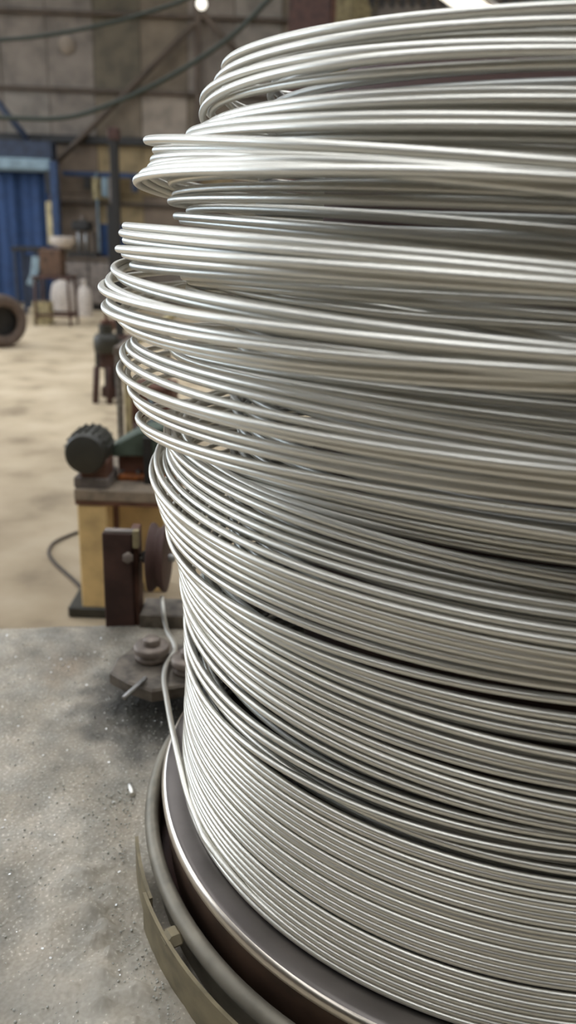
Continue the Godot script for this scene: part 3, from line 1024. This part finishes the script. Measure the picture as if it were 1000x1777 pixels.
func far_corner() -> void:
	# tyre
	var c := on_floor(8, 602)
	var r := 0.265
	var o := thing("tyre", "worn old tyre standing on the pale floor at the left", "tyre", Vector3(c.x - 0.03, 0, c.z))
	var pr: Array = []
	for q in [[0.145, -0.09], [0.17, -0.115], [0.225, -0.12], [0.25, -0.10], [0.262, -0.06], [0.265, 0.0], [0.262, 0.06], [0.25, 0.10], [0.225, 0.12], [0.17, 0.115], [0.145, 0.09], [0.16, 0.08], [0.225, 0.085], [0.235, 0.0], [0.225, -0.085], [0.16, -0.08], [0.145, -0.09]]:
		pr.append(Vector2(q[0], q[1]))
	var turn := Basis(Vector3.UP, -0.75) * Basis(Vector3.BACK, PI * 0.5)
	part("casing", Geo.new().lathe(pr, 48, Vector3(0, r, 0), turn, 0.0, TAU, 0.3), mats.rubber, o)
	part("hollow_shade_disc", Geo.new().lathe([Vector2(0.150, -0.06), Vector2(0.150, -0.02), Vector2(0.06, -0.01), Vector2(0.0, -0.01)], 40, Vector3(0, r, 0), turn), mats.black, o)  # added black disc standing in for the shaded hollow of the tyre

	# blue curtain door
	o = thing("curtain_door", "blue sheet curtain hanging under a pale roller box on the back wall", "curtain", at(40, 520, 12.9) * Vector3(1, 0, 1))
	var s := g(o.position)
	var x0 := at(-40, 400, 12.9).x
	var x1 := at(86, 400, 12.9).x
	var yt := at(40, 294, 12.9).y
	var n := 90
	var path := PackedVector2Array()
	for i in n + 1:
		var f := float(i) / n
		path.append(Vector2(lerpf(x0, x1, f), -12.95 + 0.010 * sin(f * 38.0) + 0.02 * sin(f * 15.0 + 1.0)))
	for i in range(n, -1, -1):
		path.append(path[i] + Vector2(0, -0.006))
	s.prism(path, 0.03, yt, 0.0)
	part("curtain", s, mats.blue, o)
	part("roller_box", block(g(o.position), -40, 273, 88, 296, 12.7, 0.25, 0.03), mats.pale_blue, o)
	part("lintel", block(g(o.position), -40, 243, 90, 273, 12.75, 0.25, 0.01), mats.blue_dark, o)
	part("bracket", block(g(o.position), 78, 296, 90, 337, 12.65, 0.1, 0.01), mats.black, o)
	o = thing("door_post", "blue steel door post with a pale lower length beside the blue curtain", "post", at(95, 520, 12.8) * Vector3(1, 0, 1))
	part("post", block(g(o.position), 92, 283, 105, 535, 12.5, 0.10, 0.01), mats.blue_steel, o)
	part("pale_strip", block(g(o.position), 81, 350, 93, 425, 12.52, 0.06, 0.01), mats.cream, o)

	# dark standing post
	var p := at(206, 500, 9.5)
	o = thing("steel_post", "slim dark rusty steel post standing before the back wall", "post", Vector3(p.x, 0, p.z))
	var ty := at(203, 240, 9.5).y
	part("shaft", g(o.position).box(Vector3(p.x, ty * 0.5, p.z), Vector3(0.085, ty, 0.085), 0.006), mats.black, o)
	part("cap", g(o.position).box(Vector3(p.x, ty + 0.04, p.z), Vector3(0.115, 0.12, 0.115), 0.01), mats.dark_rust, o)
	part("side_plate", g(o.position).box(Vector3(p.x - 0.07, at(195, 420, 9.5).y, p.z), Vector3(0.05, 0.75, 0.05), 0.006), mats.black, o)
	part("base", g(o.position).box(Vector3(p.x, 0.02, p.z), Vector3(0.25, 0.04, 0.25), 0.006), mats.dark_rust, o)

	# pipe rack: a blue rail on the wall with fittings
	o = thing("wall_rack", "blue steel rack rail with small fittings on the back wall", "rack", at(190, 305, 13.2))
	part("rail", block(g(o.position), 108, 299, 262, 308, 13.25, 0.10, 0.01), mats.blue_steel, o)
	for q in [[145, 20, "black"], [160, 38, "cream"], [176, 34, "pale_blue"], [188, 44, "cabinet"], [228, 26, "blue_dark"]]:
		part("fitting", block(g(o.position), q[0], 308, q[0] + 11, 308 + q[1], 13.2, 0.08, 0.01), mats[q[2]], o)
	part("rod", block(g(o.position), 168, 300, 171, 440, 13.2, 0.03, 0.005), mats.pale_blue, o)

	# bench with a machine
	var bd := 12.3
	o = thing("cabinet_bench", "grey cabinet bench at the foot of the back wall", "cabinet", at(150, 520, bd) * Vector3(1, 0, 1))
	var bt := at(150, 448, bd).y
	part("body", g(o.position).box(Vector3(at(155, 500, bd).x, bt * 0.5 + 0.04, -bd - 0.25), Vector3(0.66, bt - 0.12, 0.5), 0.01), mats.cabinet, o)
	part("plinth", g(o.position).box(Vector3(at(155, 500, bd).x, 0.05, -bd - 0.27), Vector3(0.6, 0.1, 0.44), 0.01), mats.black, o)
	part("top", g(o.position).box(Vector3(at(155, 500, bd).x, bt - 0.01, -bd - 0.25), Vector3(0.72, 0.05, 0.55), 0.01), mats.girt, o)
	for x in [-0.01]:
		part("door_seam", g(o.position).box(Vector3(at(155, 500, bd).x, bt * 0.5 + 0.04, -bd + 0.002), Vector3(0.012, bt - 0.2, 0.01), 0.002), mats.black, o)
	o = thing("drill_press", "dark bench drill press with bright columns on the grey cabinet", "drill press", Vector3(at(140, 448, bd).x, bt + 0.015, -bd - 0.25))
	var dx := o.position.x
	part("base", Geo.new().box(Vector3(0, 0.025, 0), Vector3(0.42, 0.05, 0.32), 0.01), mats.black, o)
	for x in [-0.07, 0.03]:
		part("column", Geo.new().cyl(Vector3(x, 0.05, 0), Vector3(x, 0.36, 0), 0.028, -1, 14), mats.steel, o)
	part("head", Geo.new().box(Vector3(-0.01, 0.42, 0.02), Vector3(0.26, 0.14, 0.26), 0.03), mats.black, o)
	part("motor_cap", Geo.new().cyl(Vector3(0.0, 0.49, 0), Vector3(0.0, 0.57, 0), 0.06, 0.04, 16), mats.girt, o)
	part("side_arm", Geo.new().box(Vector3(0.14, 0.2, 0), Vector3(0.06, 0.3, 0.1), 0.01), mats.girt, o)
	o = thing("blue_panel", "dark blue sheet panel standing on the grey cabinet beside the drill press", "panel", Vector3(at(186, 448, bd).x, bt + 0.015, -bd - 0.46))
	part("sheet", Geo.new().box(Vector3(0, 0.22, 0), Vector3(0.36, 0.44, 0.03), 0.008), mats.blue, o)
	part("rim", Geo.new().box(Vector3(0, 0.445, 0), Vector3(0.37, 0.02, 0.045), 0.006), mats.blue_steel, o)

	# white sacks
	for q in [[110, 524, 0.17, 0.46], [147, 522, 0.10, 0.40]]:
		var f := on_floor(q[0], q[1])
		f.z = -11.6
		f.x = at(q[0], q[1], 11.6).x
		f.y = 0.0
		o = thing("sack", ["white filled sack standing on the floor under the stool's bowl", "smaller white sack leaning beside the grey cabinet bench"][0 if q[0] < 120 else 1], "sack", f, "white sacks")
		part("bag", Geo.new().lathe([Vector2(0, 0), Vector2(q[2] * 0.9, 0), Vector2(q[2], 0.06), Vector2(q[2] * 0.98, q[3] * 0.6), Vector2(q[2] * 0.8, q[3] * 0.9), Vector2(q[2] * 0.4, q[3]), Vector2(0, q[3] * 1.0)], 24, Vector3(), Basis(), 0, TAU, 0.2), mats.sack, o)
		part("tie", Geo.new().lathe([Vector2(q[2] * 0.3, q[3] - 0.005), Vector2(q[2] * 0.25, q[3] + 0.04), Vector2(q[2] * 0.35, q[3] + 0.08), Vector2(0, q[3] + 0.09)], 16), mats.sack, o)

	# stool frame with a box
	var sd := 10.4
	var ox := at(93, 560, sd).x
	o = thing("stand", "dark steel tube stand with four legs carrying a brown box", "stand", Vector3(ox, 0, -sd - 0.17))
	var sh := at(93, 482, sd).y
	var hw := 0.2
	for x in [-hw, hw]:
		for z in [-0.15, 0.17]:
			part("leg", Geo.new().cyl(Vector3(x * 1.08, 0, z * 1.1), Vector3(x, sh, z), 0.016, -1, 10), mats.dark_rust, o)
		part("stretcher", Geo.new().box(Vector3(x * 1.06, 0.12, 0.01), Vector3(0.025, 0.03, 0.34), 0.003), mats.dark_rust, o)
	for z in [-0.16, 0.18]:
		part("stretcher", Geo.new().box(Vector3(0, 0.13, z), Vector3(hw * 2.1, 0.03, 0.025), 0.003), mats.dark_rust, o)
	part("top", Geo.new().box(Vector3(0, sh, 0.01), Vector3(hw * 2 + 0.06, 0.03, 0.4), 0.004), mats.dark_rust, o)
	o = thing("carton", "brown cardboard box on the dark steel stand", "box", Vector3(at(87, 482, sd).x, sh + 0.016, -sd - 0.15))
	part("sides", Geo.new().box(Vector3(0, 0.15, 0), Vector3(0.26, 0.30, 0.24), 0.006), mats.box, o)
	part("flap", Geo.new().box(Vector3(0.0, 0.305, 0.07), Vector3(0.25, 0.008, 0.1), 0.002, Basis(Vector3.RIGHT, 0.25)), mats.box, o)
	o = thing("bowl", "pale round bowl set on top of the brown box", "bowl", Vector3(at(103, 440, sd).x, sh + 0.345, -sd - 0.17))
	part("shell", Geo.new().lathe([Vector2(0, 0), Vector2(0.08, 0.0), Vector2(0.14, 0.06), Vector2(0.155, 0.13), Vector2(0.145, 0.13), Vector2(0.07, 0.02), Vector2(0, 0.015)], 28), mats.sack, o)
	o = thing("carton", "ochre box on the floor under the dark steel stand", "box", Vector3(at(73, 540, sd + 0.1).x, 0, -sd - 0.15))
	part("sides", Geo.new().box(Vector3(0, 0.14, 0), Vector3(0.20, 0.28, 0.22), 0.006), mats.cream, o)
	part("flap", Geo.new().box(Vector3(0, 0.284, 0.05), Vector3(0.19, 0.008, 0.1), 0.002), mats.box, o)
	# dark side table and the rag over it
	o = thing("side_table", "dark square side table in front of the blue curtain", "table", Vector3(at(48, 520, 11.3).x, 0, -11.5))
	var th := at(48, 433, 11.3).y
	part("top", Geo.new().box(Vector3(0, th, 0), Vector3(0.36, 0.05, 0.4), 0.006), mats.black, o)
	for x in [-0.14, 0.14]:
		for z in [-0.16, 0.16]:
			part("leg", Geo.new().box(Vector3(x, th * 0.5, z), Vector3(0.05, th, 0.05), 0.005), mats.blue_dark, o)
	part("back_panel", Geo.new().box(Vector3(0, th * 0.5, -0.15), Vector3(0.3, th * 0.8, 0.02), 0.004), mats.blue_dark, o)
	o = thing("rag", "pale blue rag hanging from the left side of the brown box", "rag", Vector3(at(60, 480, sd).x, sh - 0.03, -sd - 0.04))
	part("cloth", Geo.new().box(Vector3(0, 0.12, 0), Vector3(0.10, 0.30, 0.03), 0.012, Basis(Vector3.BACK, -0.15)), mats.pale_blue, o)
	part("fold", Geo.new().box(Vector3(-0.05, -0.02, 0.01), Vector3(0.09, 0.12, 0.03), 0.012, Basis(Vector3.BACK, -0.5)), mats.pale_blue, o)


func hanging() -> void:
	# slack cables
	var pts: Array = []
	pts.append(Vector3(-7.98, at(0, 69, 9.0).y + 1.2, -9.0))
	pts.append(Vector3(-5.2, at(0, 69, 9.0).y + 0.22, -9.0))
	for p in [[-60, 72], [0, 69], [60, 64], [130, 53], [200, 38], [262, 20], [325, -2], [400, -40]]:
		pts.append(at(p[0], p[1], 9.0))
	pts.append(at(520, -140, 9.0))
	pts.append(at(640, -300, 9.0))
	pts.append(Vector3(at(760, -480, 9.0).x, 5.98, -9.0))
	tag(part("slack_cable", g().tube(smooth(pts, 8), 0.019, 8), mats.cable), "upper dark green cable sagging across the back wall", "cable")
	pts = []
	pts.append(Vector3(-7.98, at(0, 204, 8.6).y + 1.4, -8.6))
	pts.append(Vector3(-5.2, at(0, 204, 8.6).y + 0.25, -8.6))
	for p in [[-60, 202], [0, 204], [50, 206], [95, 206], [140, 199], [190, 182], [240, 161], [295, 133], [345, 103], [390, 72], [425, 42], [458, 8], [490, -30]]:
		pts.append(at(p[0], p[1], 8.6))
	pts.append(at(540, -120, 8.6))
	pts.append(at(620, -280, 8.6))
	pts.append(Vector3(at(720, -520, 8.6).x, 5.98, -8.6))
	tag(part("slack_cable", g().tube(smooth(pts, 8), 0.022, 8), mats.cable), "lower and longer dark green cable sagging across the back wall", "cable")
	# dark box column and pale pillar
	var p := at(537, 50, 11.5)
	var o := thing("box_column", "dark brown box column rising behind the top of the coil", "column", Vector3(p.x, 0, p.z - 0.2))
	part("shaft", g(o.position).box(Vector3(p.x, 2.6, p.z - 0.2), Vector3(at(574, 40, 11.5).x - at(501, 40, 11.5).x, 5.2, 0.4), 0.01), mats.dark_rust, o)
	part("edge_strip", g(o.position).box(Vector3(at(578, 40, 11.5).x, 2.6, p.z - 0.1), Vector3(0.06, 5.2, 0.1), 0.01), mats.rust, o, "reddish edge strip")
	p = at(611, 40, 12.2)
	o = thing("pale_pillar", "pale yellow pillar of two flanges right of the dark column", "column", Vector3(p.x, 0, p.z))
	part("flange", g(o.position).box(Vector3(at(597, 40, 12.2).x, 2.6, p.z), Vector3(0.24, 5.2, 0.2), 0.01), mats.cream, o)
	part("flange", g(o.position).box(Vector3(at(628, 40, 12.2).x, 2.6, p.z - 0.05), Vector3(0.21, 5.2, 0.2), 0.01), mats.cream, o)
	# ribbed awning sheet
	o = thing("ribbed_sheet", "dark ribbed sheet hung high beside the pale pillar", "sheet", at(720, 0, 11.8))
	part("sheet", block(g(o.position), 640, -60, 1090, 12, 11.8, 0.04, 0.004), mats.girt, o)
	for k in 24:
		var x := 644.0 + k * 18.0
		part("rib", block(g(o.position), x, -60, x + 7, 13, 11.74, 0.05, 0.01), mats.black, o)
	# strip light
	var a := at(798, -2, 8.5)
	o = thing("strip_light", "bright white strip light hanging over the coil", "lamp", a)
	var turn := Basis(Vector3.UP, -0.5)
	part("housing", Geo.new().box(Vector3(0, 0.05, 0), Vector3(0.34, 0.06, 1.3), 0.01, turn), mats.sack, o)
	part("diffuser", Geo.new().box(Vector3(0, 0.005, 0), Vector3(0.30, 0.03, 1.25), 0.008, turn), mats.lamp_glow, o)
	for z in [-0.5, 0.5]:
		part("hanger", Geo.new().cyl(turn * Vector3(0, 0.08, z), turn * Vector3(0, 6.0 - a.y, z), 0.006, -1, 8), mats.black, o)
	var al := AreaLight3D.new()
	al.name = "strip_light_glow"
	al.area_size = Vector2(0.30, 1.25)
	al.light_energy = 1.2
	al.light_color = Color(1, 0.97, 0.9)
	al.shadow_enabled = true
	al.set("area_range", 30.0)
	al.transform = Transform3D(turn * Basis(Vector3.RIGHT, -PI * 0.5), a + Vector3(0, -0.02, 0))
	add_child(al, true)
	# small round lamp on the wall post
	a = at(350, 7, 12.9)
	o = thing("wall_lamp", "small round glowing lamp at the top of the wall post", "lamp", a)
	part("globe", Geo.new().lathe([Vector2(0, -0.075), Vector2(0.045, -0.06), Vector2(0.072, -0.02), Vector2(0.072, 0.02), Vector2(0.045, 0.06), Vector2(0, 0.075)], 20, Vector3(), Basis(), 0, TAU, 0.2), mats.lamp_glow, o)
	part("arm", Geo.new().cyl(Vector3(0, 0.06, 0), Vector3(0, 0.25, -0.35), 0.012, -1, 8), mats.black, o)
	var ol := OmniLight3D.new()
	ol.name = "wall_lamp_glow"
	ol.position = a
	ol.light_energy = 0.25
	ol.light_color = Color(1, 0.97, 0.9)
	ol.light_size = 0.05
	ol.omni_range = 20.0
	ol.omni_attenuation = 2.0
	ol.shadow_enabled = true
	add_child(ol, true)


# ---------------------------------------------------------------- scraps on the slab
func scraps() -> void:
	var q := on_floor(228, 1371, SLAB + 0.006)
	var o := part("wire_offcut", Geo.new().cyl(Vector3(0.004, 0, 0.011), Vector3(-0.004, 0.001, -0.011), 0.0042, -1, 12), mats.wire)
	o.position = q
	tag(o, "short bright cut end of wire lying alone on the slab left of the guard ring", "offcut")
	# grit and flakes
	var stone := SphereMesh.new()
	stone.radius = 0.5
	stone.height = 0.8
	stone.radial_segments = 7
	stone.rings = 4
	scatter("grit", stone, mats.stone, 2600, 0.0012, 0.0042, true, "pale grit and dross scattered on the slab beside the guard ring")
	var flake := BoxMesh.new()
	flake.size = Vector3(1, 0.22, 0.6)
	scatter("metal_flakes", flake, mats.flake, 1600, 0.0012, 0.0042, false, "tiny shining aluminium flakes scattered over the slab")


func scatter(called: String, mesh: Mesh, m: Material, count: int, small: float, large: float, close: bool, label: String) -> void:
	var mm := MultiMesh.new()
	mm.transform_format = MultiMesh.TRANSFORM_3D
	mm.mesh = mesh
	mm.instance_count = count
	var k := 0
	while k < count:
		var x := rng.randf_range(-0.75, 0.15)
		var z := rng.randf_range(-1.6, -0.4)
		var ring := Vector2(x - AXIS.x, z - AXIS.z).length()
		if ring < 0.552 or z < -1.635 - 0.146 * (x + 0.63) + 0.02:
			continue
		if close and rng.randf() > 0.06 + exp(-(ring - 0.55) / 0.045) * (0.3 if z < -1.1 else 1.0):
			continue
		var sz := lerpf(small, large, pow(rng.randf(), 3.0))
		var b := Basis.from_euler(Vector3(rng.randf() * 0.8, rng.randf() * TAU, rng.randf() * 0.8)).scaled(Vector3.ONE * sz)
		var lift := 0.001
		if ring < 0.66 and z > -1.0:
			lift += 0.004 * (1.0 - (ring - 0.55) / 0.11)
		mm.set_instance_transform(k, Transform3D(b, Vector3(x, SLAB + lift + sz * 0.2, z)))
		k += 1
	var o := MultiMeshInstance3D.new()
	o.name = called
	o.multimesh = mm
	o.material_override = m
	add_child(o, true)
	tag(o, label, "scraps")
	o.set_meta("kind", "stuff")
